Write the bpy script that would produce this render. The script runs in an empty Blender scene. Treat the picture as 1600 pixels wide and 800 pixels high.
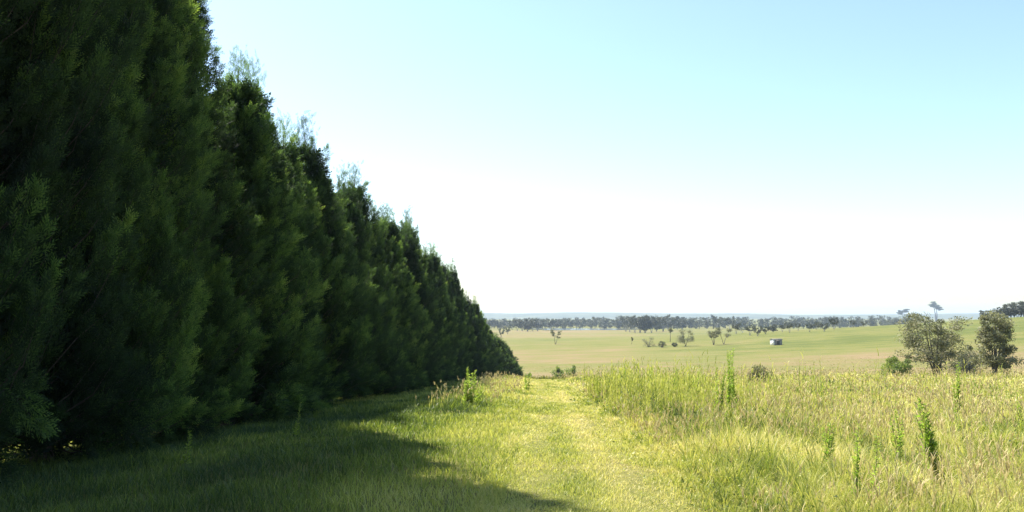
import bpy, math
import numpy as np

rng = np.random.default_rng(7)
SC = bpy.context.scene
COL = SC.collection
R = math.radians
EYE = 1.62
F = 1386.0
PITCH = math.atan(90.0 / F)

# ------------------------------------------------------------------ helpers
def link(o, parent=None):
    COL.objects.link(o)
    if parent is not None:
        o.parent = parent
    return o

def build(name, V, faces, mat, parent=None, tint=None, smooth=False, extra=None):
    """One mesh object from numpy arrays; faces is a list of (n,k) int arrays."""
    me = bpy.data.meshes.new(name)
    V = np.ascontiguousarray(V, dtype=np.float32)
    me.vertices.add(len(V))
    me.vertices.foreach_set('co', V.ravel())
    faces = [np.asarray(f, dtype=np.int32) for f in faces if len(f)]
    loops = np.concatenate([f.ravel() for f in faces])
    tot = np.concatenate([np.full(len(f), f.shape[1], np.int32) for f in faces])
    start = np.concatenate([[0], np.cumsum(tot)[:-1]]).astype(np.int32)
    me.loops.add(len(loops))
    me.loops.foreach_set('vertex_index', loops)
    me.polygons.add(len(tot))
    me.polygons.foreach_set('loop_start', start)
    if smooth:
        me.polygons.foreach_set('use_smooth', np.ones(len(tot), dtype=bool))
    me.update(calc_edges=True)
    for nm, arr in (('tint', tint),) + tuple((extra or {}).items()):
        if arr is not None:
            a = me.attributes.new(nm, 'FLOAT', 'POINT')
            a.data.foreach_set('value', np.ascontiguousarray(arr, dtype=np.float32))
    me.materials.append(mat)
    return link(bpy.data.objects.new(name, me), parent)

def tag(o, label=None, cat=None, group=None, kind=None):
    if label: o['label'] = label
    if cat: o['category'] = cat
    if group: o['group'] = group
    if kind: o['kind'] = kind
    return o

def empty(name, loc, rz=0.0):
    o = bpy.data.objects.new(name, None)
    o.empty_display_size = 0.3
    o.location = loc
    o.rotation_euler = (0, 0, rz)
    return link(o)

def copy_tree(o, parent=None):
    c = o.copy()
    COL.objects.link(c)
    if parent is not None:
        c.parent = parent
    for ch in list(o.children):
        copy_tree(ch, c)
    return c

def unit(v):
    return v / (np.linalg.norm(v, axis=-1, keepdims=True) + 1e-9)

def pchip(x, y):
    x = np.array(x, float); y = np.array(y, float)
    h = np.diff(x); s = np.diff(y) / h
    m = np.zeros_like(y)
    m[0] = s[0]; m[-1] = s[-1]
    for i in range(1, len(x) - 1):
        if s[i-1] * s[i] > 0:
            w1 = 2*h[i] + h[i-1]; w2 = h[i] + 2*h[i-1]
            m[i] = (w1 + w2) / (w1 / s[i-1] + w2 / s[i])
    def f(q):
        q = np.clip(np.asarray(q, float), x[0], x[-1])
        i = np.clip(np.searchsorted(x, q, side='right') - 1, 0, len(h) - 1)
        t = (q - x[i]) / h[i]
        t2 = t*t; t3 = t2*t
        return ((2*t3 - 3*t2 + 1)*y[i] + (t3 - 2*t2 + t)*h[i]*m[i]
                + (-2*t3 + 3*t2)*y[i+1] + (t3 - t2)*h[i]*m[i+1])
    return f

_tab = rng.random((256, 256))
def vnoise(x, y):
    x = np.asarray(x, float); y = np.asarray(y, float)
    xi = np.floor(x).astype(int); yi = np.floor(y).astype(int)
    fx = x - xi; fy = y - yi
    fx = fx*fx*(3 - 2*fx); fy = fy*fy*(3 - 2*fy)
    a = _tab[xi & 255, yi & 255]; b = _tab[(xi+1) & 255, yi & 255]
    c = _tab[xi & 255, (yi+1) & 255]; d = _tab[(xi+1) & 255, (yi+1) & 255]
    return (a*(1-fx) + b*fx)*(1-fy) + (c*(1-fx) + d*fx)*fy
def fbm(x, y, o=3):
    s = 0; a = .5; t = 0
    for k in range(o):
        s = s + a*vnoise(x*2**k + 17*k, y*2**k + 31*k); t += a; a *= .5
    return s / t
def sstep(a, b, x):
    t = np.clip((x - a) / (b - a), 0, 1)
    return t*t*(3 - 2*t)

# ------------------------------------------------------------------ terrain
_prof = pchip([-400, -100, 0, 20, 55, 80, 99, 115, 135, 155, 180, 220, 300, 500, 800, 1100, 1500, 3000, 12000],
              [8, 3.2, -1.62, -2.85, -5.0, -6.4, -7.75, -9.5, -11.6, -13.3, -14.7, -15.8, -16.6, -17.3, -18.3, -19.4, -21, -24, -30])
def gz(x, y):
    x = np.asarray(x, float); y = np.asarray(y, float)
    z = _prof(y) + EYE
    z = z + 22*np.exp(-(((x - 400)/260)**2 + ((y - 400)/230)**2))
    near = np.exp(-((y/160)**2 + (x/120)**2))
    z = z + near*0.16*(fbm(x*.35 + 40, y*.25 + 9, 2) - .5)
    z = z - .065*np.clip(-x - 3.2, 0, 9)*np.exp(-(y/80)**2)
    far = sstep(130, 260, y)
    z = z + far*1.1*(fbm(x*.011 + 3, y*.009 + 70, 2) - .5)
    return z
def gz1(x, y):
    return float(gz(np.array([x]), np.array([y]))[0])
def track_x(y):
    return np.interp(y, [-20, 0, 10, 49, 75, 99, 140], [-.1, .4, .93, 2.4, 3.1, 3.6, 4.2])

cp, sp_ = math.cos(PITCH), math.sin(PITCH)
def ray(px, py):
    a = (px - 800)/F; b = (400 - py)/F
    d = np.array([a, cp - b*sp_, sp_ + b*cp])
    return d / d[1]
def hit(px, py, d0=8.0, d1=5000):
    """The point of the ground seen at a pixel of the photograph."""
    r = ray(px, py)
    d = d0*(d1/d0)**np.linspace(0, 1, 6000)
    h = EYE + r[2]*d - gz(r[0]*d, d)
    k = np.argmax(h <= 0)
    if h[k] > 0: k = len(d) - 1
    return np.array([r[0]*d[k], d[k], gz1(r[0]*d[k], d[k])])
def at_dist(px, d):
    x = (px - 800)/F*d
    return np.array([x, d, gz1(x, d)])

# ------------------------------------------------------------------ materials
def mat_new(name):
    m = bpy.data.materials.new(name)
    m.use_nodes = True
    nt = m.node_tree
    nt.nodes.clear()
    out = nt.nodes.new('ShaderNodeOutputMaterial')
    return m, nt, out
def node(nt, typ, ins=None, **props):
    n = nt.nodes.new(typ)
    for k, v in props.items(): setattr(n, k, v)
    for k, v in (ins or {}).items():
        if isinstance(v, bpy.types.NodeSocket): nt.links.new(v, n.inputs[k])
        else: n.inputs[k].default_value = v
    return n
def ramp(nt, fac, stops):
    n = nt.nodes.new('ShaderNodeValToRGB')
    cr = n.color_ramp
    while len(cr.elements) < len(stops): cr.elements.new(0.5)
    for e, (p, c) in zip(cr.elements, stops):
        e.position = p; e.color = (c[0], c[1], c[2], 1)
    nt.links.new(fac, n.inputs[0])
    return n
def mathn(nt, op, a, b):
    n = nt.nodes.new('ShaderNodeMath'); n.operation = op
    for i, v in enumerate((a, b)):
        if isinstance(v, bpy.types.NodeSocket): nt.links.new(v, n.inputs[i])
        else: n.inputs[i].default_value = v
    return n.outputs[0]

def leaf_mat(name, stops, trans=0.35, tmul=(1.5, 1.7, .8), rough=.55, noise_scale=.5, noise_amp=.35, spec=.3, vary=0.0):
    m, nt, out = mat_new(name)
    at = node(nt, 'ShaderNodeAttribute', attribute_name='tint')
    geo = node(nt, 'ShaderNodeNewGeometry')
    nz = node(nt, 'ShaderNodeTexNoise', {'Vector': geo.outputs['Position'], 'Scale': noise_scale, 'Detail': 2.0})
    f = mathn(nt, 'ADD', at.outputs['Fac'], mathn(nt, 'MULTIPLY', mathn(nt, 'SUBTRACT', nz.outputs['Fac'], .5), noise_amp*2))
    if vary:
        oi = node(nt, 'ShaderNodeObjectInfo')
        f = mathn(nt, 'ADD', f, mathn(nt, 'MULTIPLY', mathn(nt, 'SUBTRACT', oi.outputs['Random'], .5), vary))
    cr = ramp(nt, f, stops)
    bs = node(nt, 'ShaderNodeBsdfPrincipled', {'Base Color': cr.outputs[0], 'Roughness': rough, 'Specular IOR Level': spec})
    mul = node(nt, 'ShaderNodeMix', {'Factor': 1.0, 'A': cr.outputs[0], 'B': (*tmul, 1)} if False else None, data_type='RGBA', blend_type='MULTIPLY')
    mul.inputs[0].default_value = 1.0
    nt.links.new(cr.outputs[0], mul.inputs[6]); mul.inputs[7].default_value = (*tmul, 1)
    tr = node(nt, 'ShaderNodeBsdfTranslucent', {'Color': mul.outputs[2]})
    mx = node(nt, 'ShaderNodeMixShader', {0: trans, 1: bs.outputs[0], 2: tr.outputs[0]})
    nt.links.new(mx.outputs[0], out.inputs[0])
    return m

def bark_mat(name, c0, c1, scale=6):
    m, nt, out = mat_new(name)
    tc = node(nt, 'ShaderNodeTexCoord')
    mp = node(nt, 'ShaderNodeMapping', {'Vector': tc.outputs['Object'], 'Scale': (3, 3, .6)})
    nz = node(nt, 'ShaderNodeTexNoise', {'Vector': mp.outputs[0], 'Scale': scale, 'Detail': 5.0})
    cr = ramp(nt, nz.outputs['Fac'], [(.3, c0), (.7, c1)])
    bp = node(nt, 'ShaderNodeBump', {'Height': nz.outputs['Fac'], 'Strength': .6, 'Distance': .03})
    bs = node(nt, 'ShaderNodeBsdfPrincipled', {'Base Color': cr.outputs[0], 'Roughness': .9, 'Normal': bp.outputs[0]})
    nt.links.new(bs.outputs[0], out.inputs[0])
    return m

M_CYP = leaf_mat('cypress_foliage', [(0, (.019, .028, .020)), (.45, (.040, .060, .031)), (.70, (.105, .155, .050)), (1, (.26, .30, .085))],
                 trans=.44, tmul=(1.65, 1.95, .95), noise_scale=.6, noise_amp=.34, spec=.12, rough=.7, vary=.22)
M_GUM = leaf_mat('gum_foliage', [(0, (.10, .105, .058)), (.5, (.205, .205, .120)), (1, (.34, .31, .19))], trans=.34, tmul=(1.2, 1.25, .8), noise_scale=.25, noise_amp=.25)
M_DARKBUSH = leaf_mat('dark_bush_foliage', [(0, (.04, .045, .025)), (.5, (.085, .092, .048)), (1, (.16, .16, .08))], trans=.25, noise_scale=.6)
M_BUSH = leaf_mat('green_bush_foliage', [(0, (.08, .115, .035)), (.5, (.16, .20, .06)), (1, (.28, .29, .10))], trans=.4, noise_scale=.8)
M_WOOD = leaf_mat('woodland_foliage', [(0, (.035, .04, .03)), (.5, (.07, .075, .052)), (1, (.13, .13, .085))], trans=.15, noise_scale=.03, noise_amp=.4)
G = [(0, (.048, .080, .024)), (.3, (.18, .235, .040)), (.55, (.44, .44, .10)), (.78, (.60, .54, .20)), (1, (.66, .56, .28))]
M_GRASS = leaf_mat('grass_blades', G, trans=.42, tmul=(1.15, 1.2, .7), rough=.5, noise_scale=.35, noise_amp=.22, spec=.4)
M_PAST = leaf_mat('pasture_blades', [(p_, tuple(c_*.52 for c_ in col_)) for p_, col_ in G], trans=.35, tmul=(1.1, 1.1, .8), noise_scale=.2, noise_amp=.2)
M_WEED = leaf_mat('weed_leaves', [(0, (.11, .18, .03)), (.5, (.22, .32, .05)), (1, (.38, .44, .10))], trans=.6, tmul=(1.1, 1.2, .6), noise_scale=3, noise_amp=.2)
M_SEED = leaf_mat('seed_heads', [(0, (.38, .29, .12)), (.5, (.52, .42, .20)), (1, (.64, .54, .30))], trans=.3, tmul=(1, 1, .8), noise_scale=.6, noise_amp=.2)
M_CBARK = bark_mat('cypress_bark', (.045, .032, .024), (.11, .08, .06))
M_GBARK = bark_mat('gum_bark', (.22, .19, .16), (.46, .42, .37), 4)
M_DBARK = bark_mat('dark_bark', (.06, .05, .045), (.16, .13, .11), 4)
M_STEM = bark_mat('weed_stem', (.14, .17, .05), (.26, .25, .09), 20)

def ground_mat(name, mown=False):
    m, nt, out = mat_new(name)
    geo = node(nt, 'ShaderNodeNewGeometry')
    at = node(nt, 'ShaderNodeAttribute', attribute_name='dry')
    def nz(scale_vec, scale, detail):
        mp = node(nt, 'ShaderNodeMapping', {'Vector': geo.outputs['Position'], 'Scale': scale_vec})
        return node(nt, 'ShaderNodeTexNoise', {'Vector': mp.outputs[0], 'Scale': scale, 'Detail': detail, 'Roughness': .6}).outputs['Fac']
    n1 = nz((.3, 1, 1), .022, 6.0)
    n2 = nz((.45, 1, 1), .14, 6.0)
    n3 = nz((1, 1, 1), 2.2, 4.0)
    n5 = nz((.4, 1, 1), .055, 4.0)
    f = at.outputs['Fac']
    for n, a in ((n1, 1.3), (n2, 1.7), (n5, 1.0), (n3, .7)):
        f = mathn(nt, 'ADD', f, mathn(nt, 'MULTIPLY', mathn(nt, 'SUBTRACT', n, .5), a))
    cr = ramp(nt, f, [(0, (.088, .104, .022)), (.25, (.128, .133, .031)), (.5, (.152, .143, .043)), (.75, (.178, .144, .058)), (1, (.205, .150, .076))])
    n4 = nz((1, 1, 1), 9.0, 3.0)
    hgt = mathn(nt, 'ADD', mathn(nt, 'MULTIPLY', n3, .6), mathn(nt, 'MULTIPLY', n2, 2.5))
    hgt = mathn(nt, 'ADD', hgt, mathn(nt, 'MULTIPLY', n4, .2))
    bp = node(nt, 'ShaderNodeBump', {'Height': hgt, 'Strength': .8, 'Distance': .35})
    bs = node(nt, 'ShaderNodeBsdfPrincipled', {'Base Color': cr.outputs[0], 'Roughness': .95, 'Specular IOR Level': .1, 'Normal': bp.outputs[0]})
    nt.links.new(bs.outputs[0], out.inputs[0])
    return m
M_GROUND = ground_mat('pasture_ground')

# ------------------------------------------------------------------ ground sheet
def dryness(x, y):
    """How dry the pasture is, 0 lush to 1 straw, from where it lies."""
    c = np.interp(y, [-200, 0, 60, 110, 150, 200, 262, 300, 340, 420, 520, 600, 660, 760, 820, 880, 960, 1060, 1300, 4000],
                  [.4, .42, .45, .55, .80, .88, .82, .84, .66, .46, .46, .62, .84, .86, .60, .84, .84, .58, .5, .5])
    u = x / np.maximum(y, 30)
    right = sstep(.07, .22, u)*sstep(90, 200, y)
    rc = .06 + np.interp(y, [0, 90, 140, 250, 285, 330, 480, 560, 700, 4000], [.4, .55, .74, .70, .48, .24, .28, .34, .40, .45])
    c = c*(1 - right) + rc*right
    c = c - .11*sstep(180, 260, y)
    hill = np.exp(-(((x - 400)/230)**2 + ((y - 400)/210)**2))
    return c - .12*hill

gx = np.concatenate([np.sinh(np.linspace(-9.1, 9.1, 420))])
gx = gx/np.abs(gx).max()*8800
gy0 = np.linspace(-60, 12, 50)
gy1 = 12*(8900/12)**np.linspace(0, 1, 420)[1:]
gyv = np.concatenate([[-350, -250, -160, -100], gy0, gy1])
GX, GY = np.meshgrid(gx, gyv)
GZ = gz(GX, GY)
nyv, nxv = GX.shape
idx = np.arange(nyv*nxv).reshape(nyv, nxv)
Q = np.stack([idx[:-1, :-1], idx[:-1, 1:], idx[1:, 1:], idx[1:, :-1]], -1).reshape(-1, 4)
tag(build('ground', np.stack([GX, GY, GZ], -1).reshape(-1, 3), [Q], M_GROUND, smooth=True,
          extra={'dry': dryness(GX, GY).ravel()}), kind='structure')

# mown track, a sheet just above the ground
ty = np.concatenate([np.linspace(-12, 60, 220), np.linspace(60, 118, 80)[1:]])
tc = np.linspace(-1, 1, 17)
TX = track_x(ty)[:, None] + tc[None, :]*(1.12 + .22*(fbm(ty*.6, ty*0+4, 2)[:, None] - .5)*2)
TY = np.repeat(ty[:, None], 17, 1)
TZ = gz(TX, TY) + .02
a = np.arange(TX.size).reshape(TX.shape)
Q = np.stack([a[:-1, :-1], a[:-1, 1:], a[1:, 1:], a[1:, :-1]], -1).reshape(-1, 4)
rut = np.exp(-((np.abs(tc) - .62)/.16)**2)
tdry = .38 + .12*rut[None, :] + .5*(fbm(TX*1.2, TY*.35, 2) - .5)
tag(build('track', np.stack([TX, TY, TZ], -1).reshape(-1, 3), [Q], M_GROUND, smooth=True, extra={'dry': tdry.ravel()}), kind='structure')

# pond glinting in front of the far wood
m, nt, out = mat_new('pond_water')
nzw = node(nt, 'ShaderNodeTexNoise', {'Scale': 1.5, 'Detail': 3.0})
bp = node(nt, 'ShaderNodeBump', {'Height': nzw.outputs['Fac'], 'Strength': .15, 'Distance': .05})
bs = node(nt, 'ShaderNodeBsdfPrincipled', {'Base Color': (.10, .12, .13, 1), 'Roughness': .12, 'IOR': 1.33, 'Normal': bp.outputs[0]})
nt.links.new(bs.outputs[0], out.inputs[0])
th = np.linspace(0, 2*math.pi, 64, endpoint=False)
rr = 1 + .18*np.sin(3*th + 1) + .1*np.sin(5*th)
wx = 84 + 62*np.cos(th)*rr; wy = 1075 + 58*np.sin(th)*rr
wz = gz(wx, wy).max() + .12
V = np.concatenate([[[84, 1075, wz]], np.stack([wx, wy, np.full(64, wz)], -1)])
k = np.arange(64)
tag(build('pond_water', V, [np.stack([np.zeros(64, int), 1 + k, 1 + (k+1) % 64], -1)], m), kind='structure')

# ------------------------------------------------------------------ far hills
m_h, nt, out = mat_new('far_hills')
nzh = node(nt, 'ShaderNodeTexNoise', {'Scale': .006, 'Detail': 5.0})
geo = node(nt, 'ShaderNodeNewGeometry'); nt.links.new(geo.outputs['Position'], nzh.inputs['Vector'])
crh = ramp(nt, nzh.outputs['Fac'], [(.35, (.035, .05, .03)), (.65, (.09, .10, .05))])
bs = node(nt, 'ShaderNodeBsdfPrincipled', {'Base Color': crh.outputs[0], 'Roughness': 1.0})
nt.links.new(bs.outputs[0], out.inputs[0])
hx = np.linspace(-4500, 5200, 240); hv = np.linspace(-1, 1, 25)
HX, HV = np.meshgrid(hx, hv)
hh = 34 + 34*fbm(hx*.0011 + 5, hx*0 + 2, 4) - 12
env = np.interp(hx, [-4500, -900, 300, 900, 1700, 3000, 5200], [1.0, 1.0, 1.05, .93, .7, .72, .6])
HZ = -31 + (1 - HV**2)*(hh*env)[None, :]*(.95 + .1*vnoise(HX*.01, HV*4))
HYY = 5000 + 1200*HV
a = np.arange(HX.size).reshape(HX.shape)
Q = np.stack([a[:-1, :-1], a[:-1, 1:], a[1:, 1:], a[1:, :-1]], -1).reshape(-1, 4)
tag(build('hills', np.stack([HX, HYY, HZ], -1).reshape(-1, 3), [Q], m_h, smooth=True), kind='structure')

# ------------------------------------------------------------------ plant geometry
class MB:
    def __init__(s): s.V = []; s.F3 = []; s.F4 = []; s.T = []; s.n = 0
    def add(s, V, tri=None, quad=None, tint=None):
        if tri is not None and len(tri): s.F3.append(np.asarray(tri) + s.n)
        if quad is not None and len(quad): s.F4.append(np.asarray(quad) + s.n)
        s.V.append(V); s.n += len(V)
        s.T.append(np.full(len(V), .5) if tint is None else tint)
    def build(s, name, mat, parent=None, smooth=False):
        fs = []
        if s.F3: fs.append(np.concatenate(s.F3))
        if s.F4: fs.append(np.concatenate(s.F4))
        return build(name, np.concatenate(s.V), fs, mat, parent, np.concatenate(s.T), smooth)

def tube(mb, pts, rad, sides=6):
    pts = np.asarray(pts, float); n = len(pts)
    t = np.gradient(pts, axis=0); t = unit(t)
    ref = np.where(np.abs(t[:, 2:3]) < .9, np.array([[0, 0, 1.]]), np.array([[1., 0, 0]]))
    u = unit(np.cross(t, ref)); v = np.cross(t, u)
    th = np.linspace(0, 2*math.pi, sides, endpoint=False)
    V = pts[:, None, :] + np.asarray(rad)[:, None, None]*(np.cos(th)[None, :, None]*u[:, None, :] + np.sin(th)[None, :, None]*v[:, None, :])
    a = np.arange(n*sides).reshape(n, sides)
    q = np.stack([a[:-1], np.roll(a[:-1], -1, 1), np.roll(a[1:], -1, 1), a[1:]], -1).reshape(-1, 4)
    mb.add(V.reshape(-1, 3), quad=q)

def sprays(mb, P, A, L, g, tint, nleaf=9, wid=.019, spread=.62):
    """Feathery fronds: nleaf slender leaflets on alternate sides of an axis A from P."""
    n = len(P)
    rnd = unit(g.normal(size=(n, 3)))
    S = unit(np.cross(A, rnd)); Nn = np.cross(A, S)
    t = np.linspace(.05, .8, nleaf)
    side = np.where(np.arange(nleaf) % 2 == 0, 1., -1.)
    side[-1] = 0
    ll = (.42 - .25*t); ll[-1] = .3
    base = P[:, None, :] + A[:, None, :]*(t[None, :]*L[:, None])[..., None]
    jit = g.normal(0, .16, (n, nleaf, 1))
    d = A[:, None, :]*.8 + S[:, None, :]*(side*spread)[None, :, None] + Nn[:, None, :]*jit
    tip = base + d*(ll[None, :]*L[:, None])[..., None]
    w = (wid*(L/.35))[:, None, None]
    e = unit(np.cross(d, Nn[:, None, :] + .3*g.normal(size=(n, nleaf, 3))))
    mid = base + (tip - base)*.45
    V = np.stack([base - e*w*.25, mid + e*w*.6, tip, mid - e*w*.6], 2).reshape(-1, 3)
    q = np.arange(n*nleaf*4).reshape(-1, 4)
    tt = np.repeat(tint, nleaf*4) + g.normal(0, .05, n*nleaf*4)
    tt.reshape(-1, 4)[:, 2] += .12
    mb.add(V, quad=q, tint=tt)

def cypress_mesh(seed, H=12.0, Rm=1.95, base=.35, npl=250, per=105):
    g = np.random.default_rng(seed)
    crown = MB(); trunk = MB()
    zz = np.linspace(0, H*.97, 14)
    wob = np.stack([.10*np.sin(zz*.5 + seed), .10*np.cos(zz*.43 + seed*2), zz], -1)
    tube(trunk, wob, np.interp(zz, [0, .4, H], [.24, .17, .012]), 8)
    def axis(h): return np.array([np.interp(h, zz, wob[:, 0]), np.interp(h, zz, wob[:, 1])])
    lob = g.uniform(0, 6.283, 3)
    def prof(t, az):
        p = Rm*np.clip(1 - t**1.9, 0, 1)**.95*(.82 + .18*np.clip(t/.1, 0, 1)) + .04
        return p*(1 + .13*np.cos(3*az + lob[0] + 2.2*t*3) + .10*np.cos(2*az + lob[1] - 9*t) + .08*np.cos(5*az + lob[2] + 14*t))
    # flame-shaped plumes cover the crown, each a bundle of feathery sprays
    for i in range(npl):
        u = (i + g.random())/npl
        t = 1 - (1 - u)**.62 if u > 0 else 0
        h = base + (H*.97 - base)*t*.97
        az = i*2.39996 + g.normal(0, .3)
        rr = prof(h/H, az)*g.uniform(.70, 1.06)
        c = np.array([np.cos(az), np.sin(az), 0])
        tt = h/H
        ln = g.uniform(.75, 1.45)*(1.0 - .25*tt)
        pr = g.uniform(.20, .34)*(1.0 - .35*tt)
        out = (.75 - .50*tt)*g.uniform(.6, 1.3)
        d = unit(c*out + np.array([0, 0, 1.0]) + g.normal(0, .10, 3))
        if h < base + .9: d = unit(c*.9 + np.array([0, 0, g.uniform(-1.0, .5) if g.random() < .45 else .5]))
        ax = axis(h)
        tip0 = np.array([ax[0], ax[1], 0]) + c*rr + np.array([0, 0, h])
        p0 = tip0 - d*ln*.45
        u1 = unit(np.cross(d, np.array([.31, .77, .2]))); u2 = np.cross(d, u1)
        n = int(per*g.uniform(.8, 1.2)*(.55 + .45*ln))
        q = g.random(n)**.9
        fl = pr*np.sin(np.clip(.18 + .82*q, 0, 1)*math.pi)**.7*(1.05 - .5*q)
        ph = g.uniform(0, 6.283, n); rq = np.sqrt(g.random(n))
        rad = u1*np.cos(ph)[:, None] + u2*np.sin(ph)[:, None]
        P = p0 + d*(q*ln)[:, None] + rad*(fl*rq)[:, None]
        A = unit(d*1.0 + rad*.75*rq[:, None] + g.normal(0, .25, (n, 3)) + np.array([0, 0, .15]))
        P[:, 2] = np.maximum(P[:, 2], .07)
        L = g.uniform(.15, .30, n)
        pt = .40 + .13*g.normal()
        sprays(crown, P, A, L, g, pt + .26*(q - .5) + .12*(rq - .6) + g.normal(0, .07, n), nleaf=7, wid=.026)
        s = np.linspace(0, 1, 5)[:, None]
        root = np.array([ax[0], ax[1], max(.75, h - ln*.6 - .5*rr)])
        Bz = root*(1 - s) + p0*s + np.array([0, 0, -.12])*np.sin(s*math.pi)*rr
        tube(trunk, np.concatenate([Bz, (p0 + d*ln*.8)[None]]), np.array([.030, .024, .018, .013, .009, .003])*(1 - .5*tt), 4)
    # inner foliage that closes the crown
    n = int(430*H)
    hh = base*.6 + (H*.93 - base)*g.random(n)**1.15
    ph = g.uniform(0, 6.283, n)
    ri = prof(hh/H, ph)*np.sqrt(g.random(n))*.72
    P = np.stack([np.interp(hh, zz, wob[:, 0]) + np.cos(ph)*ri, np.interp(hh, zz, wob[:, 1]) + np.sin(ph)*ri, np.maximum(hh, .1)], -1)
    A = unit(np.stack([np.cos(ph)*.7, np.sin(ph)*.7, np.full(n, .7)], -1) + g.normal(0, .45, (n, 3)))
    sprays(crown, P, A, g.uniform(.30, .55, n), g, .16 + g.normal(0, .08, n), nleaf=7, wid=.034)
    # leader
    for zt, k in ((H*.90, 80), (H*.94, 70), (H*.975, 60), (H*1.005, 45)):
        P = np.array([wob[-1, 0], wob[-1, 1], zt]) + g.normal(0, 1, (k, 3))*np.array([.17, .17, .22])
        A = unit(g.normal(0, .38, (k, 3)) + np.array([0, 0, 1.]))
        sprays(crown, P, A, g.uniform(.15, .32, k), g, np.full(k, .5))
    return crown, trunk

CYP = []
for sd, bs_, rm in ((11, .45, 1.9), (23, .75, 2.0), (37, .35, 1.85), (52, .95, 1.95), (71, .5, 2.05), (83, .5, 2.35), (97, .6, 2.3)):
    cr, tr = cypress_mesh(sd, base=bs_, Rm=rm) if sd < 80 else cypress_mesh(sd, H=18.0, base=bs_, Rm=rm, npl=430)
    e = empty('cypress_tree', (0, 0, 0))
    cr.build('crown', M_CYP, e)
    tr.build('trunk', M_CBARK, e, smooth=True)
    CYP.append([e, False])

row_x = pchip([0, 31, 59, 82, 99, 125, 152], [-9.9, -9.3, -8.0, -7.2, -6.2, -3.5, -.2])
row_h = pchip([0, 12, 19, 24, 26.8, 31, 45, 82, 99, 115, 125, 140, 152], [20, 21.2, 19.6, 16.0, 12.5, 12.0, 11.8, 12.2, 11.3, 9.7, 8.5, 7.4, 5.8])
rg = np.random.default_rng(5)
d = 3.0; ci = 0; rows = []
while d < 151:
    rows.append(d); d += 2.55*rg.uniform(.88, 1.12)
for i, d in enumerate(rows):
    slot = CYP[(i*3 + int(rg.integers(0, 2))) % 5] if d > 25.5 else CYP[5 + i % 2]
    o = copy_tree(slot[0]) if slot[1] else slot[0]
    slot[1] = True
    x = float(row_x(d)) + rg.normal(0, .22)
    h = float(row_h(d))*rg.uniform(.91, 1.07)
    o.location = (x, d, gz1(x, d) - .06)
    o.rotation_euler = (R(rg.normal(0, 1.2)), R(rg.normal(0, 1.2)), rg.uniform(0, 6.28))
    w = rg.uniform(.92, 1.08)*float(np.interp(d, [12, 30, 70, 110, 130], [1.22, 1.18, 1.06, 1.05, 1.22]))
    o.scale = (w, w, h/12.0) if d > 25.5 else (1.0, 1.0, h/18.0)
    if i == len(rows) - 1:
        lab = 'small rounded cypress ending the dark row at the crest of the track'
    elif d < 28:
        lab = 'very tall dark cypress in the near stretch of the row, topping the picture'
    elif d < 100:
        lab = 'tall green cypress in the middle stretch of the row, feathery tip against sky'
    else:
        lab = 'shorter dark cypress in the far stretch of the row dropping over the crest'
    tag(o, lab, 'tree', 'cypress trees in the dark windbreak row')

# ------------------------------------------------------------------ gum trees and bushes
def leaves_cloud(mb, C, Rv, n, size, g, tint, droop=.5, flat=1.0):
    """Leaf-sized diamonds filling an uneven ellipsoid clump."""
    dirs = unit(g.normal(size=(n, 3)))
    rad = g.random(n)**.45
    P = C + dirs*rad[:, None]*Rv
    A = unit(g.normal(size=(n, 3)) + np.array([0, 0, -droop]))
    S = unit(np.cross(A, g.normal(size=(n, 3))))
    L = size*g.uniform(.6, 1.4, n)[:, None]; W = L*g.uniform(.28, .5, n)[:, None]
    V = np.stack([P - A*L*.5, P + S*W*.5, P + A*L*.5, P - S*W*.5], 1).reshape(-1, 3)
    mb.add(V, quad=np.arange(n*4).reshape(-1, 4), tint=np.repeat(np.clip(tint + g.normal(0, .14, n), 0, 1), 4))

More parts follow.
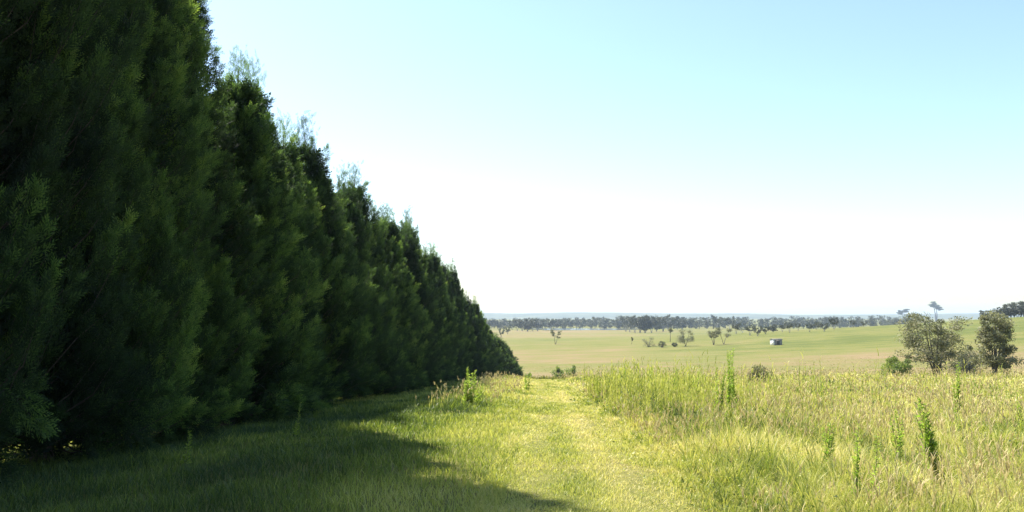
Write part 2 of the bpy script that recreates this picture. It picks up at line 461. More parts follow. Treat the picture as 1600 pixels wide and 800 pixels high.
def gum(seed, H, W, style, nleaf=60, size=.25, stems=3, dens=1.0):
    g = np.random.default_rng(seed)
    cr = MB(); tr = MB()
    ends = []
    for k in range(stems):
        az = k*6.283/stems + g.uniform(-.5, .5)
        lean = {'broad': .34, 'tall': .12, 'vee': .42, 'umbrella': .10, 'small': .28}[style]*g.uniform(.6, 1.25)
        if stems == 1: lean *= .3
        fat = 1.9 if style == 'umbrella' else 1.0
        hh = H*g.uniform(.74, .95)
        s = np.linspace(0, 1, 8)
        off = np.tan(lean)*hh*s**1.25
        cx = np.cos(az)*off*(W/H)*1.1 + .04*H*np.sin(s*4 + seed)*s; cy = np.sin(az)*off*(W/H)*1.1 + .04*H*np.cos(s*3.3 + seed)*s
        B = np.stack([cx + .02*H*np.cos(az)*(stems > 1), cy + .02*H*np.sin(az)*(stems > 1), hh*s], -1)
        r0 = .022*H*fat*(.75 if stems > 1 else 1.0)
        tube(tr, B, np.interp(s, [0, .1, 1], [r0*1.25, r0, r0*.18]), 7)
        lo = {'broad': .15, 'tall': .16, 'vee': .5, 'umbrella': .72, 'small': .28}[style]
        nbr = {'broad': 12, 'tall': 12, 'vee': 6, 'umbrella': 6, 'small': 6}[style]
        for b in range(nbr):
            q = g.uniform(lo, .98)
            p0 = np.array([np.interp(q, s, B[:, j]) for j in range(3)])
            a2 = az + g.uniform(-1.9, 1.9) if stems > 1 else g.uniform(0, 6.283)
            top = q
            reach = W*.5*{'broad': .8*(1.1 - .5*top), 'tall': .75*(1.15 - .8*top), 'vee': .5, 'umbrella': .9, 'small': .65}[style]*g.uniform(.45, 1.1)
            up = H*g.uniform(.02, .13)
            m_ = np.linspace(0, 1, 5)
            Bb = p0 + np.stack([np.cos(a2)*reach*m_, np.sin(a2)*reach*m_, up*m_**1.4], -1)
            rr = r0*.42*(1 - .6*q)
            tube(tr, Bb, np.interp(m_, [0, 1], [rr, rr*.25]), 5)
            ends.append(Bb[-1]); ends.append(Bb[2] + g.normal(0, .05*W, 3)*np.array([1, 1, .5]))
        ends.append(B[-1])
    for e in ends:
        rv = W*np.array([.125, .125, .085])*g.uniform(.45, 1.4)
        if style in ('vee', 'small'): rv = rv*1.3
        if style == 'umbrella': rv = W*np.array([.2, .2, .07])*g.uniform(.7, 1.2)
        leaves_cloud(cr, e, rv, int(nleaf*dens*g.uniform(.6, 1.3)), size, g, .5 + g.normal(0, .15))
    return cr, tr

def place_tree(name, pos, crtr, mats, label, cat, group=None, rz=0, parts=('crown', 'trunk'), lean=0):
    o = empty(name, (pos[0], pos[1], pos[2] - .05), rz)
    o.rotation_euler = (0, lean, rz)
    crtr[0].build(parts[0], mats[0], o)
    crtr[1].build(parts[1], mats[1], o, smooth=True)
    return tag(o, label, cat, group)

def mpp(d): return d/F   # metres per photograph pixel at a distance

def shrub(seed, H, W, n=2600, size=.12, upright=.4, clumps=22):
    g = np.random.default_rng(seed)
    cr = MB(); tr = MB()
    for k in range(clumps):
        az = g.uniform(0, 6.283); q = g.random()**.6
        hz = H*g.uniform(.18, .86)*(1 - .35*q*q)
        c = np.array([np.cos(az)*W*.40*q, np.sin(az)*W*.40*q, hz])
        B = np.stack([c*np.array([t, t, t**.8]) for t in np.linspace(0, 1, 5)])
        tube(tr, B, np.linspace(.018*H, .005*H, 5), 5)
        rv = np.array([W*.17, W*.17, H*.18])*g.uniform(.65, 1.25)
        leaves_cloud(cr, c, rv, n//clumps, size, g, .5 + g.normal(0, .16), droop=-upright)
    return cr, tr

# the stand of gums on the right
pA = hit(1463, 591); sA = mpp(pA[1])
place_tree('gum_tree', pA, gum(3, 98*sA, 104*sA, 'broad', 80, .23, 5, 1.2), (M_GUM, M_DBARK),
           'broad grey-green gum tree with several dark trunks, standing in pinkish dry grass', 'tree')
pB = hit(1554, 592); sB = mpp(pB[1])
place_tree('gum_tree', pB, gum(19, 108*sB, 84*sB, 'tall', 86, .23, 4, 1.2), (M_GUM, M_DBARK),
           'tall ragged grey-green gum tree near the right edge, dark low branches to its right', 'tree')
pC = hit(1403, 591); sC = mpp(pC[1])
place_tree('bush', pC, shrub(4, 38*sC, 54*sC, 6500, .18, .7, 34), (M_BUSH, M_DBARK),
           'round green bush just left of the broad gum tree', 'bush', parts=('foliage', 'stems'))
pD = hit(1511, 590); sD = mpp(pD[1])
place_tree('bush', pD, shrub(8, 52*sD, 56*sD, 9000, .22, .1, 34), (M_DARKBUSH, M_DBARK),
           'dark olive bush filling the gap between the two big gum trees', 'bush', parts=('foliage', 'stems'))
pE = at_dist(1190, 64); sE = mpp(64)
place_tree('bush', pE, shrub(12, 40*sE, 50*sE, 3000, .10, .2, 20), (M_DARKBUSH, M_DBARK),
           'olive green bush half buried in the tall grass, alone in mid meadow', 'bush', parts=('foliage', 'stems'))
for px, py, hpx, wpx, sd, lab in ((893, 600, 17, 25, 31, 'taller rounded bush of the pair beyond the end of the track'),
                                  (873, 600, 12, 24, 32, 'lower spreading bush of the pair beyond the end of the track'),):
    p = at_dist(px, 182); s = mpp(p[1])
    place_tree('bush', p, shrub(sd, (hpx + 14)*s, wpx*s, 2400, .28, .3, 16), (M_BUSH, M_DBARK), lab, 'bush', parts=('foliage', 'stems'))
p = at_dist(824, 158); s = mpp(158)
place_tree('bush', p, shrub(33, 24*s, 24*s, 2400, .25, .3, 16), (M_BUSH, M_DBARK),
           'small green bush at the foot of the last cypress', 'bush', parts=('foliage', 'stems'))

# lone trees of the paddock: px, base py, height px, width px, style, stems, label
PAD = [
 (868, 538, 23, 13, 'vee', 2, 'lone forked gum tree with a clear trunk in the middle of the dry paddock'),
 (1047, 534, 22, 10, 'vee', 1, 'thin small gum tree between the grey thicket and the round paddock tree'),
 (1071, 541, 24, 24, 'small', 3, 'round lopsided gum tree at the right end of the grey thicket'),
 (1115, 539, 25, 15, 'vee', 3, 'upright forked gum tree, left one of the neighbouring pair in the paddock'),
 (1131, 538, 26, 18, 'vee', 2, 'slanting forked gum tree, right one of the neighbouring pair in the paddock'),
 (783, 527, 16, 8, 'small', 2, 'small gum tree nearest the dark cypress row, below the far wood'),
 (793, 522, 12, 8, 'small', 2, 'smaller gum tree just behind the one nearest the cypress row'),
 (987, 538, 12, 5, 'vee', 1, 'slender bare sapling left of the grey thicket'),
 (1463, 503, 31, 17, 'umbrella', 2, 'tall flat-topped gum tree on the skyline behind the broad gum'),
 (1412, 503, 20, 13, 'umbrella', 2, 'flat-topped gum tree on the skyline left of the broad gum'),
 (1424, 503, 12, 14, 'small', 2, 'low rounded gum tree on the skyline beside a flat-topped one'),
]
for i, (px, py, hp, wp, st, ns, lab) in enumerate(PAD):
    p = hit(px, py, 150); s = mpp(p[1])
    place_tree('paddock_tree', p, gum(100 + i, hp*s*1.05, wp*s*1.15, st, 260 if st == 'umbrella' else 110, max(.3, .75*s*1.4), ns), (M_WOOD if 'skyline' in lab else M_GUM, M_DBARK), lab, 'tree')
for px, py, hp, wp, sd, lab in ((1013, 542, 17, 28, 41, 'wide grey-green thicket bush in the paddock, left of the pair of dark bushes'),
                                (1034, 543, 11, 15, 42, 'dark round bush at the right side of the grey thicket'),
                                (1054, 542, 8, 11, 43, 'tiny dark bush under the thin paddock gum tree'),):
    p = hit(px, py, 150); s = mpp(p[1])
    place_tree('bush', p, shrub(sd, hp*s, wp*s, 1500, .7*s*1.4, .1, 18), (M_GUM if sd == 41 else M_DARKBUSH, M_DBARK), lab, 'bush', parts=('foliage', 'stems'))

# scattered woodland-edge trees, far off: shared variants
EDGE = []
for k, (st, ns) in enumerate((('small', 3), ('broad', 3), ('vee', 3), ('small', 2))):
    cr, tr = gum(200 + k, 10, 8.5, st, 30, .9, ns)
    e = empty('distant_gum_tree', (0, 0, 0))
    cr.build('crown', M_WOOD, e); tr.build('trunk', M_GBARK, e)
    EDGE.append([e, False])
eg = np.random.default_rng(44)
edge_px = [(1172, 524, 15), (1184, 525, 16), (1196, 522, 14), (1208, 519, 13), (1222, 519, 12), (1234, 520, 16), (1150, 522, 16), (1160, 520, 14),
           (1247, 517, 12), (1265, 519, 13), (1276, 515, 13), (1288, 518, 15), (1303, 515, 18), (1312, 512, 12), (1333, 512, 11), (1341, 509, 11), (1350, 511, 10), (1366, 508, 16),
           (1378, 505, 11), (1390, 504, 9), (808, 517, 19), (816, 517, 21), (824, 518, 20), (832, 517, 21), (840, 517, 18), (800, 515, 16),
           (862, 516, 16), (868, 515, 17), (978, 518, 22), (984, 519, 26), (992, 520, 25), (1000, 520, 25), (1008, 520, 27), (1018, 520, 24), (1026, 518, 22), (1036, 518, 24), (1044, 516, 22), (1058, 516, 20), (1066, 515, 21),
           (1078, 513, 18), (1090, 512, 17), (1104, 513, 18), (1120, 514, 20), (1140, 516, 20)]
for i, (px, py, hp) in enumerate(edge_px):
    p = hit(px, py, 260); s = mpp(p[1])
    slot = EDGE[int(eg.integers(0, 4))]
    o = copy_tree(slot[0]) if slot[1] else slot[0]
    slot[1] = True
    o.location = (p[0], p[1], p[2] - .1)
    o.rotation_euler = (0, 0, eg.uniform(0, 6.28))
    f = hp*s/10*1.05
    o.scale = (f*eg.uniform(.85, 1.2), f*eg.uniform(.85, 1.2), f)
    if px > 1145: lab = 'small grey-green gum tree scattered on the green slope below the far wood'
    elif px < 900: lab = 'grey gum tree in the clump beside the pale pond, before the far wood'
    else: lab = 'tall grey gum tree at the near edge of the far wood'
    tag(o, lab, 'tree', 'gum trees scattered along the edge of the far wood')
# trees on top of the right-hand hill
for i, (px, py, hp) in enumerate(((1536, 497, 11), (1546, 497, 13), (1556, 496, 14), (1567, 496, 18), (1578, 496, 22), (1588, 495, 25), (1598, 495, 26), (1610, 495, 26), (1624, 494, 27), (1541, 497, 12), (1551, 497, 13), (1562, 496, 16), (1573, 496, 20), (1583, 495, 23), (1593, 495, 26), (1604, 495, 25), (1617, 495, 26))):
    dd = 470 + 5*(i % 3)
    p = at_dist(px, dd); s = mpp(dd)
    o = copy_tree(EDGE[(i*2 + 1) % 4][0])
    top_z = EYE + (490 - (py - hp))/F*dd
    hgt = max(5.0, top_z - p[2])
    o.location = (p[0], p[1], p[2] - .1); o.rotation_euler = (0, 0, i*1.7)
    f = hgt/10; o.scale = (f*1.15, f*1.15, f)
    tag(o, 'grey gum tree in the row along the crest of the green hill', 'tree', 'gum trees along the hill crest')

# the far wood, one mass
def wood():
    g = np.random.default_rng(77)
    cr = MB()
    n = 1300
    dd = 1135 + 420*g.random(n)**1.2
    uu = g.uniform(-.62, .46, n)
    xx = uu*dd; zz = gz(xx, dd)
    for i in range(n):
        if abs(xx[i] - 84) < 80 and dd[i] < 1150: continue
        if g.random() > .5 + 1.5*sstep(.36, .62, float(fbm(np.array([uu[i]*22 + 8]), np.array([dd[i]*.008]), 2)[0])): continue
        H = g.uniform(10, 14.5)*(1 + .15*(uu[i] > .12))*(.72 + .6*float(fbm(np.array([uu[i]*14 + 3]), np.array([dd[i]*.006]), 2)[0])); W = H*g.uniform(.6, .95)
        tint = .45 + g.normal(0, .2) + .9*(float(fbm(np.array([uu[i]*9 + 40]), np.array([dd[i]*.004]), 2)[0]) - .5)
        tube(cr, np.array([[xx[i], dd[i], zz[i] - .2], [xx[i] + g.normal(0, .4), dd[i], zz[i] + H*.7]]), np.array([.45, .15]), 4)
        for c in range(10):
            q = g.random()
            C = np.array([xx[i], dd[i], zz[i]]) + np.array([g.normal(0, W*.24), g.normal(0, W*.24), H*(.12 + .76*q)])
            leaves_cloud(cr, C, np.array([W*.2, W*.2, H*.13]), 26, 1.7, g, tint)
    return cr
tag(wood().build('woodland', M_WOOD), 'grey-green belt of gum woodland across the far side of the valley', 'woodland', kind='stuff')

# ------------------------------------------------------------------ shed
def plain(name, col, rough=.6, metal=0.0, wear=.12):
    m, nt, out = mat_new(name)
    tcn = node(nt, 'ShaderNodeTexCoord')
    nz_ = node(nt, 'ShaderNodeTexNoise', {'Vector': tcn.outputs['Object'], 'Scale': 2.5, 'Detail': 4.0})
    c2 = tuple(c*(1 - wear*2) for c in col)
    cr = ramp(nt, nz_.outputs['Fac'], [(.35, c2), (.65, col)])
    bs = node(nt, 'ShaderNodeBsdfPrincipled', {'Base Color': cr.outputs[0], 'Roughness': rough, 'Metallic': metal})
    nt.links.new(bs.outputs[0], out.inputs[0])
    return m
M_WHITE = plain('white_paint', (.78, .76, .70))
M_DARKW = plain('weathered_boards', (.27, .24, .21), .8)
M_TIN = plain('tin_roof', (.13, .12, .11), .7)
def box(mb, lo, hi):
    x0, y0, z0 = lo; x1, y1, z1 = hi
    V = np.array([[x0, y0, z0], [x1, y0, z0], [x1, y1, z0], [x0, y1, z0], [x0, y0, z1], [x1, y0, z1], [x1, y1, z1], [x0, y1, z1]], float)
    mb.add(V, quad=[[0, 3, 2, 1], [4, 5, 6, 7], [0, 1, 5, 4], [1, 2, 6, 5], [2, 3, 7, 6], [3, 0, 4, 7]])
pS = hit(1213, 539, 200); sS = mpp(pS[1])
shed = empty('shed', pS, R(17))
tag(shed, 'small white-ended farm shed alone on the green slope', 'shed')
Ls, Ds, Hs = 15*sS, 9*sS, 8*sS
mb = MB(); box(mb, (-Ls/2 + .25, -Ds/2, -.3), (Ls/2, Ds/2, Hs)); mb.build('walls', M_DARKW, shed)
mb = MB(); box(mb, (-Ls/2 - .05, -Ds/2 - .1, -.3), (-Ls/2 + .247, Ds/2 + .1, Hs + .05)); mb.build('end_wall', M_WHITE, shed)
mb = MB()
V = np.array([[-Ls/2 - .3, -Ds/2 - .3, Hs + .06], [Ls/2 + .3, -Ds/2 - .3, Hs + .06], [Ls/2 + .3, 0, Hs + Ds*.16], [-Ls/2 - .3, 0, Hs + Ds*.16], [Ls/2 + .3, Ds/2 + .3, Hs + .06], [-Ls/2 - .3, Ds/2 + .3, Hs + .06]])
V = np.concatenate([V, V + np.array([0, 0, .08])])
mb.add(V, quad=[[6, 7, 8, 9], [9, 8, 10, 11], [3, 2, 1, 0], [5, 4, 2, 3], [0, 1, 7, 6], [4, 5, 11, 10], [1, 2, 8, 7], [2, 4, 10, 8], [0, 6, 9, 3], [3, 9, 11, 5]])
mb.build('roof', M_TIN, shed)
mb = MB(); box(mb, (-Ls*.12, -Ds/2 - .05, -.1), (Ls*.2, -Ds/2 - .003, Hs*.8)); mb.build('bay_panel', plain('dark_bay', (.05, .045, .04), .8), shed)  # dark panel standing in for the shade inside the open bay

# ------------------------------------------------------------------ grass
def blades(mb, P, h, w, bend, tint, g, ba=None):
    n = len(P)
    az = g.uniform(0, 2*math.pi, n); ba = g.uniform(0, 2*math.pi, n) if ba is None else ba
    side = np.stack([np.cos(az), np.sin(az), np.zeros(n)], -1)
    bd = np.stack([np.cos(ba), np.sin(ba), np.zeros(n)], -1)
    t = np.array([0, .38, .72, 1.0]); wf = np.array([1, .9, .55])
    cen = P[:, None, :] + bd[:, None, :]*(bend*h)[:, None, None]*(t**1.8)[None, :, None]
    cen[:, :, 2] += (h[:, None]*t[None, :])*(1 - .35*(bend[:, None]*t[None, :])**2)
    Lf = cen[:, :3] - side[:, None, :]*(w[:, None]*wf[None, :]*.5)[..., None]
    Rt = cen[:, :3] + side[:, None, :]*(w[:, None]*wf[None, :]*.5)[..., None]
    V = np.concatenate([np.stack([Lf, Rt], 2).reshape(n, 6, 3), cen[:, 3:4]], 1)
    b = np.arange(n)[:, None]*7
    q = np.concatenate([b + np.array([[0, 1, 3, 2]]), b + np.array([[2, 3, 5, 4]])])
    tr = b + np.array([[4, 5, 6]])
    tt = np.repeat(tint[:, None], 7, 1); tt[:, 5:] += .06
    mb.add(V.reshape(-1, 3), tri=tr, quad=q, tint=tt.ravel())
    return cen[:, 3], bd

def scatter(n, d0, d1, lo, hi, g, p=1.0):
    """Points with roughly even cover on the picture: density falls off with distance."""
    u = g.random(n)
    d = d0*(d1/d0)**(u**p)
    l = lo(d); h = hi(d)
    x = l + (h - l)*g.random(n)
    return x, d

gg = np.random.default_rng(99)
edge_l = lambda y: track_x(y) - 1.12
edge_r = lambda y: track_x(y) + 1.12
frus = lambda y, k=.70: k*np.asarray(y) + 3.0

# 1. short mown grass on the track
x, y = scatter(100000, 5.0, 105, lambda y: edge_l(y) - .25, lambda y: edge_r(y) + .3, gg)
cl = fbm(x*1.6, y*.9, 3); c = np.abs(x - track_x(y))
wig = .35*(fbm(y*.22, y*0 + 6, 2) - .5); rutm = np.exp(-((c - .68 - wig)/.24)**2)*sstep(.3, .6, fbm(x*.5 + 70, y*.3, 2))
h = (.05 + .13*cl**1.5)*gg.uniform(.5, 1.3, len(x))*(1 - .5*rutm)
w = np.maximum(.0045, .00075*y)*gg.uniform(.7, 1.3, len(x))
tint = .59 + .7*(fbm(x*1.1 + 5, y*.35 + 2, 3) - .5) + .12*rutm + .26*np.exp(-((x - track_x(y) - .30)/.30)**2)*sstep(.42, .62, fbm(x*.4 + 8, y*.16 + 77, 2)) + gg.normal(0, .15, len(x))
mb = MB(); blades(mb, np.stack([x, y, gz(x, y)], -1), h, w, gg.uniform(.2, 1.1, len(x)), tint, gg)
tag(mb.build('mown_grass', M_GRASS), 'short yellow-green mown grass along the track', 'grass', kind='stuff')

# 2. verge between track and cypress row, and under/behind the row
x, y = scatter(150000, 6.0, 112, lambda y: np.maximum(-frus(y, .66), row_x(y) - 1.0), lambda y: edge_l(y) + .1, gg)
hed = x - row_x(y)
tuft = fbm(x*.9 + 50, y*.55 + 20, 3)
h = (.07 + .24*tuft**1.6*(1 - .55*sstep(-2.6, -.4, x - edge_l(y))) + .05*np.exp(-((hed - 2.2)/1.1)**2) + .50*sstep(27, 40, y)*np.exp(-((x - edge_l(y) + 2.6)/1.5)**2)*tuft)*gg.uniform(.5, 1.35, len(x))
w = np.maximum(.005, .00075*y)*gg.uniform(.7, 1.3, len(x))
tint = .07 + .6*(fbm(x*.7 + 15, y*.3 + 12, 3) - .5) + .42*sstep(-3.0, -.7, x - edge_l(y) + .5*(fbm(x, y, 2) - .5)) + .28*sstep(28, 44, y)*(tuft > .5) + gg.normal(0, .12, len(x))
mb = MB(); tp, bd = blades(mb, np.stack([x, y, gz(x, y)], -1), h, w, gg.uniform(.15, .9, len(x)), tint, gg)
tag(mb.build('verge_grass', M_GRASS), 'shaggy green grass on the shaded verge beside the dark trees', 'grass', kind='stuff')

# 2b. sunlit grass on the far side of the row
x, y = scatter(26000, 8, 80, lambda y: row_x(y) - 16, lambda y: row_x(y) - 1.2, gg)
h = (.2 + .35*fbm(x*.8, y*.8, 2))*gg.uniform(.5, 1.3, len(x))
mb = MB(); blades(mb, np.stack([x, y, gz(x, y)], -1), h, np.maximum(.008, .001*y), gg.uniform(.15, .8, len(x)), .42 + gg.normal(0, .15, len(x)), gg)
tag(mb.build('far_side_grass', M_GRASS), 'sunlit grass glimpsed under the cypress branches', 'grass', kind='stuff')

# 3. tall meadow grass on the right: loose cover plus tussocks that fan outward
def meadow_shape(x, y):
    e = x - edge_r(y)
    tuft = fbm(x*.75 + 7, y*.75 + 3, 3)
    band = np.exp(-((e - 2.6)/1.5)**2)*sstep(19, 25, y)*(1 - sstep(42, 56, y))
    h = (.12 + .44*sstep(-.1, 1.6, e)*(.12 + 1.35*tuft**1.4) + .30*band*(.35 + tuft))
    h = h*np.interp(y, [0, 20, 60, 120], [1, 1, 1.1, 1.1])
    tint = .46 + 1.25*(fbm(x*.45 + 33, y*.22 + 8, 3) - .5) - .12*band + .14*sstep(45, 80, y) + .10*np.exp(-(e/1.2)**2)
    fl = sstep(.52, .68, fbm(x*.32 + 20, y*.2 + 44, 2))*sstep(.3, 1.5, e)
    big = fbm(x*.16 + 61, y*.11 + 15, 2)
    h = h*(1 - .5*fl)*(.55 + .9*big)
    tint = tint + .16*fl
    return e, h, tint, fl
mb = MB()
x, y = scatter(110000, 3.6, 120, lambda y: edge_r(y) - .15, lambda y: np.maximum(frus(y), edge_r(y) + 3), gg)
e, h, tint, fl = meadow_shape(x, y)
h = h*gg.uniform(.35, 1.1, len(x)); tint = tint + gg.normal(0, .2, len(x))
w = np.maximum(.005, .00078*y)*gg.uniform(.65, 1.35, len(x))
blades(mb, np.stack([x, y, gz(x, y)], -1), h, w, gg.uniform(.1, 1.35, len(x)), tint, gg)
cx, cy_ = scatter(9500, 3.6, 110, lambda y: edge_r(y) - .05, lambda y: np.maximum(frus(y), edge_r(y) + 3), gg)
nb_ = 26
ce, ch, ct, cfl = meadow_shape(cx, cy_)
ch = ch*gg.uniform(.6, 1.45, len(cx)); ct = ct + gg.normal(0, .20, len(cx))
rad = np.maximum(.05, .16*ch)*gg.uniform(.6, 1.5, len(cx))
th_ = gg.uniform(0, 6.283, (len(cx), nb_)); rr_ = gg.random((len(cx), nb_))**.6
x = (cx[:, None] + np.cos(th_)*rr_*rad[:, None]).ravel(); y = (cy_[:, None] + np.sin(th_)*rr_*rad[:, None]).ravel()
h = (ch[:, None]*(1.1 - .45*rr_)*gg.uniform(.7, 1.15, th_.shape)).ravel()
bend = np.minimum(.15 + .95*rr_*gg.uniform(.4, 1.3, th_.shape) + .6*cfl[:, None], 1.55).ravel()
tint = (ct[:, None] + gg.normal(0, .11, th_.shape)).ravel()
w = np.maximum(.005, .00078*y)*gg.uniform(.65, 1.35, len(x))
w *= np.where(gg.random(len(x)) < .12, 1.9, 1.0)
blades(mb, np.stack([x, y, gz(x, y)], -1), h, w, bend, tint, gg, (th_ + gg.normal(0, .5, th_.shape)).ravel())
# tall pale-green upright stalks in a strip along the track and thinly elsewhere
y = np.concatenate([gg.uniform(20, 50, 2600), gg.uniform(7, 70, 900)])
x = np.concatenate([edge_r(y[:2600]) + 2.6 + gg.normal(0, 1.5, 2600), edge_r(y[2600:]) + .8 + gg.random(900)*.6*y[2600:]])
k = (x > edge_r(y) + .3) & (fbm(x*.9 + 4, y*.5 + 60, 2) + gg.normal(0, .12, len(x)) > np.where(np.arange(len(x)) < 2600, .42, .55))
x, y = x[k], y[k]
h = gg.uniform(.55, 1.7, len(x))*(.6 + .8*fbm(x*.6, y*.3 + 11, 2))
P = np.stack([x, y, gz(x, y)], -1)
tt_ = .47 + gg.normal(0, .10, len(x))
tp, bd = blades(mb, P, h, np.maximum(.005, .0005*y), gg.uniform(.0, .16, len(x)), tt_, gg)
for q_ in (.3, .42, .54, .64, .74, .83, .92):
    pb = P + (tp - P)*np.array([q_**1.8, q_**1.8, q_]) + gg.normal(0, .008, P.shape)
    blades(mb, pb, h*(.17 - .09*q_)*gg.uniform(.7, 1.4, len(x)), np.maximum(.008, .0008*y), gg.uniform(.3, .8, len(x)), tt_ + .05, gg)
# dry seeding stems among it
x, y = scatter(17000, 8.0, 118, lambda y: edge_r(y) + .3, lambda y: frus(y), gg)
dens = fbm(x*.4 + 90, y*.25 + 14, 3)
k = dens + gg.normal(0, .1, len(x)) > .5
x, y = x[k], y[k]
yv = gg.uniform(31, 75, 380); xv = edge_l(yv) - gg.uniform(.9, 4.0, 380)
x = np.concatenate([x, xv]); y = np.concatenate([y, yv])
h = gg.uniform(.35, 1.0, len(x))*np.interp(np.abs(x - track_x(y)) - 1.1, [0, 2.5], [.45, 1])*np.interp(y, [0, 14, 60, 120], [.6, .85, 1.1, 1.25])
tp, bd = blades(mb, np.stack([x, y, gz(x, y)], -1), h, np.maximum(.003, .00045*y), gg.uniform(.05, .5, len(x)), .85 + gg.normal(0, .12, len(x)), gg)
tag(mb.build('meadow_grass', M_GRASS), 'tall straw and green meadow grass covering the right side', 'grass', kind='stuff')
mb = MB()
for rep in range(4):
    base = tp - np.array([0, 0, 1])*(h*gg.uniform(.02, .2, len(h)))[:, None] + bd*gg.normal(0, .01, (len(h), 1))
    blades(mb, base, gg.uniform(.07, .15, len(h)), np.maximum(.008, .0008*y)*gg.uniform(.8, 1.4, len(h)), gg.uniform(.2, .9, len(h)), gg.uniform(.2, .9, len(h)), gg)
tag(mb.build('grass_seed_heads', M_SEED), 'pale dry seed heads floating above the meadow grass', 'grass', kind='stuff')

# broad-leaved weeds tangled through the meadow
x, y = scatter(60000, 5.0, 90, lambda y: edge_r(y) - .6, lambda y: np.maximum(frus(y), edge_r(y) + 3), gg)
e, h, tint, fl = meadow_shape(x, y)
k = fbm(x*1.1 + 12, y*.8 + 51, 2) + gg.normal(0, .12, len(x)) > .5
x, y, h, tint = x[k], y[k], h[k], tint[k]
n = len(x)
P = np.stack([x, y, gz(x, y) + h*gg.uniform(.2, .95, n)], -1)
A = unit(gg.normal(size=(n, 3))*np.array([1, 1, .7]) + np.array([0, 0, .2])); S_ = unit(np.cross(A, gg.normal(size=(n, 3))))
L_ = (np.maximum(.035, .0032*y)*gg.uniform(.5, 1.4, n))[:, None]
V = np.stack([P - A*L_*.5, P + S_*L_*.22, P + A*L_*.5, P - S_*L_*.22], 1).reshape(-1, 3)
mb = MB(); mb.add(V, quad=np.arange(n*4).reshape(-1, 4), tint=np.repeat(tint - .05 + gg.normal(0, .2, n), 4))
tag(mb.build('meadow_weeds', M_GRASS), 'small broad leaved weeds tangled through the meadow grass', 'weeds', kind='stuff')

# 4. pasture tussocks beyond the crest
x, y = scatter(45000, 95, 260, lambda y: -.08*y - 4, lambda y: .68*y + 8, gg)
cl = fbm(x*.09, y*.05, 3)
k = cl + gg.normal(0, .12, len(x)) > .46
x, y = x[k], y[k]
h = gg.uniform(.10, .32, len(x))*np.interp(y, [95, 130, 190, 258], [2.0, 1.4, .7, .15])
mb = MB(); blades(mb, np.stack([x, y, gz(x, y)], -1), h, .0014*y*gg.uniform(.7, 1.4, len(x)), gg.uniform(.1, .6, len(x)), dryness(x, y)*.95 + .08 + gg.normal(0, .10, len(x)), gg)
tag(mb.build('pasture_grass', M_PAST), 'low tussocky pasture grass on the valley floor', 'grass', kind='stuff')

# ------------------------------------------------------------------ tall leafy weeds
def weed(seed, H, W, nst=4, tint=.5, dlen=.11):
    g = np.random.default_rng(seed)
    lf = MB(); st = MB()
    for k in range(nst):
        a0 = g.uniform(0, 6.283); r = W*.32*g.random()**.5*(nst > 1)
        hh = H*(1 if k == 0 else g.uniform(.6, .97))
        s = np.linspace(0, 1, 7)
        B = np.stack([np.cos(a0)*r*(.5 + s*.6) + .03*H*np.sin(s*3 + k)*s, np.sin(a0)*r*(.5 + s*.6) + .03*H*np.cos(s*3.3 + k)*s, hh*s], -1)
        tube(st, B, np.interp(s, [0, 1], [.010, .003]), 5)
        n = int(120*hh)
        q = g.uniform(.08, 1.02, n)
        P = np.stack([np.interp(np.minimum(q, 1), s, B[:, j]) for j in range(3)], -1)
        az = g.uniform(0, 6.283, n)
        A = unit(np.stack([np.cos(az), np.sin(az), g.uniform(.5, 1.5, n)], -1))
        L = dlen*(1.25 - .75*q)*g.uniform(.7, 1.3, n)*(W/.35)**.5
        S = unit(np.cross(A, np.array([0, 0, 1.]) + g.normal(0, .3, (n, 3))))
        wd = (.13*L)[:, None]
        mid = P + A*(L*.5)[:, None]
        tip = P + A*L[:, None] - np.array([0, 0, .25])*L[:, None]
        V = np.stack([P, mid + S*wd, tip, mid - S*wd], 1).reshape(-1, 3)
        lf.add(V, quad=np.arange(n*4).reshape(-1, 4), tint=np.repeat(tint + g.normal(0, .15, n), 4))
    return lf, st
WEEDS = [  # px, distance, height m, width m, stems, label
 (733, 33, 1.5, .7, 6, 'bright yellow-green weed clump standing against the dark cypress foot'),
 (744, 34, .95, .5, 3, 'shorter yellow-green weed beside the bright clump at the cypress foot'),
 (1138, 24, 2.05, .42, 4, 'tallest green weed spire rising from the grass right of the track'),
 (1152, 24.6, 1.45, .36, 3, 'shorter green weed touching the tallest spire right of the track'),
 (1118, 26, 1.5, .4, 3, 'green weed just left of the tallest spire'),
 (1488, 25, 1.62, .36, 4, 'lone green weed spire in front of the gum trees'),
 (1461, 10.6, 1.12, .42, 5, 'large leafy green weed in the near meadow at lower right'),
 (1284, 12, .72, .30, 2, 'small dark weed stalk in the near meadow at lower centre right'),
 (1280, 27, 1.15, .3, 2, 'brownish weed stalk midway between the olive bush and the gum trees'),
 (980, 42, 1.7, .5, 4, 'leftmost green weed of the tall strip at the track edge'),
 (1016, 38, 1.5, .5, 4, 'green weed in the tall strip, second from the track end'),
 (1056, 33, 1.45, .5, 4, 'green weed in the tall strip, midway along it'),
 (1088, 30, 1.4, .5, 4, 'green weed in the tall strip, nearest to the tall spire'),
 (822, 52, 1.1, .6, 3, 'thin pale weed below the last cypress at the track edge'),
 (463, 20, .8, .22, 1, 'thin pale stalk standing in the shade of the cypress row'),
 (292, 15, .62, .25, 2, 'low pale weed in the shaded grass at lower left'),
]
wg = np.random.default_rng(61)
for k in range(18):
    dd_ = float(9*(48/9)**wg.random())
    WEEDS.append((float(wg.uniform(1000 + 3000/dd_, 1590)), dd_, float(wg.uniform(.45, .95)), .22, int(wg.integers(1, 3)), 'slender pale green weed stalk scattered through the meadow grass'))
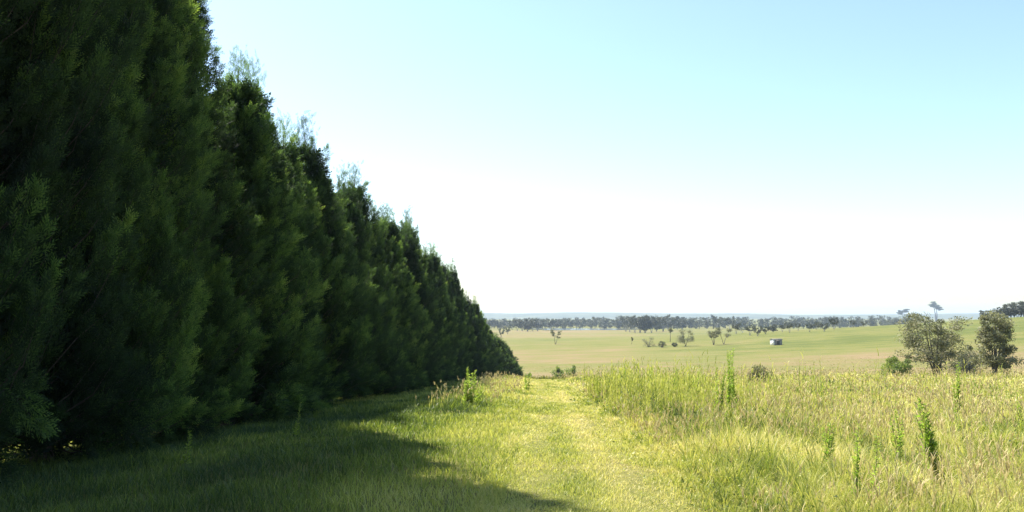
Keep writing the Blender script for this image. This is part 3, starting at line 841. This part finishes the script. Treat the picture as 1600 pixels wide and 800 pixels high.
for i, (px, dd, hh, ww, ns, lab) in enumerate(WEEDS):
    p = at_dist(px, dd)
    o = empty('tall_weed', p, i*1.3)
    o.rotation_euler = (R(wg.normal(0, 5)), R(wg.normal(0, 5)), i*1.3)
    lf, st = weed(300 + i, hh, ww, ns, .35 if px in (1284, 1280) else (.75 if px < 830 else .62))
    lf.build('leaves', M_WEED, o); st.build('stem', M_STEM, o, smooth=True)
    tag(o, lab, 'weed', 'slender weeds scattered in the meadow' if lab.startswith('slender pale') else None)

# ------------------------------------------------------------------ air
HAZE = 1.0e-4
hb = MB(); box(hb, (-9300, -900, -36), (9300, 9300, 34))
m, nt, out = mat_new('haze_air')
pv = node(nt, 'ShaderNodeVolumePrincipled', {'Color': (.62, .76, 1.0, 1), 'Density': HAZE, 'Anisotropy': .2})
nt.links.new(pv.outputs[0], out.inputs['Volume'])
tag(hb.build('haze', m), 'thin blue summer haze over the valley', 'haze', kind='stuff')

# ------------------------------------------------------------------ light, sky, camera
AZ, EL = -50.0, 55.0     # bearing from the view direction (left negative), height
w = bpy.data.worlds.new('World'); SC.world = w; w.use_nodes = True
nt = w.node_tree
bg = nt.nodes['Background']
sky = nt.nodes.new('ShaderNodeTexSky')
sky.sky_type = 'NISHITA'; sky.sun_disc = False
sky.sun_elevation = R(EL); sky.sun_rotation = R(AZ)
sky.altitude = 300; sky.air_density = 1.0; sky.dust_density = 1.2; sky.ozone_density = .35
tint_ = nt.nodes.new('ShaderNodeMix'); tint_.data_type = 'RGBA'; tint_.blend_type = 'MULTIPLY'; tint_.inputs[0].default_value = 1.0
nt.links.new(sky.outputs[0], tint_.inputs[6]); tint_.inputs[7].default_value = (.96, 1.035, 1.05, 1)
nt.links.new(tint_.outputs[2], bg.inputs[0]); bg.inputs[1].default_value = .096
sun = bpy.data.lights.new('sun', 'SUN'); sun.energy = 4.8; sun.angle = R(.53); sun.color = (1, .95, .86)
so = link(bpy.data.objects.new('sun', sun))
dv = np.array([math.sin(R(AZ))*math.cos(R(EL)), math.cos(R(AZ))*math.cos(R(EL)), math.sin(R(EL))])
from mathutils import Vector
so.rotation_euler = Vector(-dv).to_track_quat('-Z', 'Y').to_euler()
so.location = (-30, 30, 33)

cam = bpy.data.cameras.new('camera'); cam.sensor_width = 36; cam.sensor_fit = 'HORIZONTAL'
cam.lens = 36*F/1600; cam.clip_start = .05; cam.clip_end = 30000
co = link(bpy.data.objects.new('camera', cam)); co.location = (0, 0, EYE)
co.rotation_euler = (R(90) + PITCH, 0, 0)
SC.camera = co

vs = SC.view_settings
vs.view_transform = 'Standard'; vs.look = 'None'; vs.gamma = 1; vs.use_curve_mapping = False
vs.exposure = 1.4
cy = SC.cycles
cy.max_bounces = 6; cy.diffuse_bounces = 3; cy.glossy_bounces = 2; cy.transmission_bounces = 3; cy.volume_bounces = 1; cy.transparent_max_bounces = 4
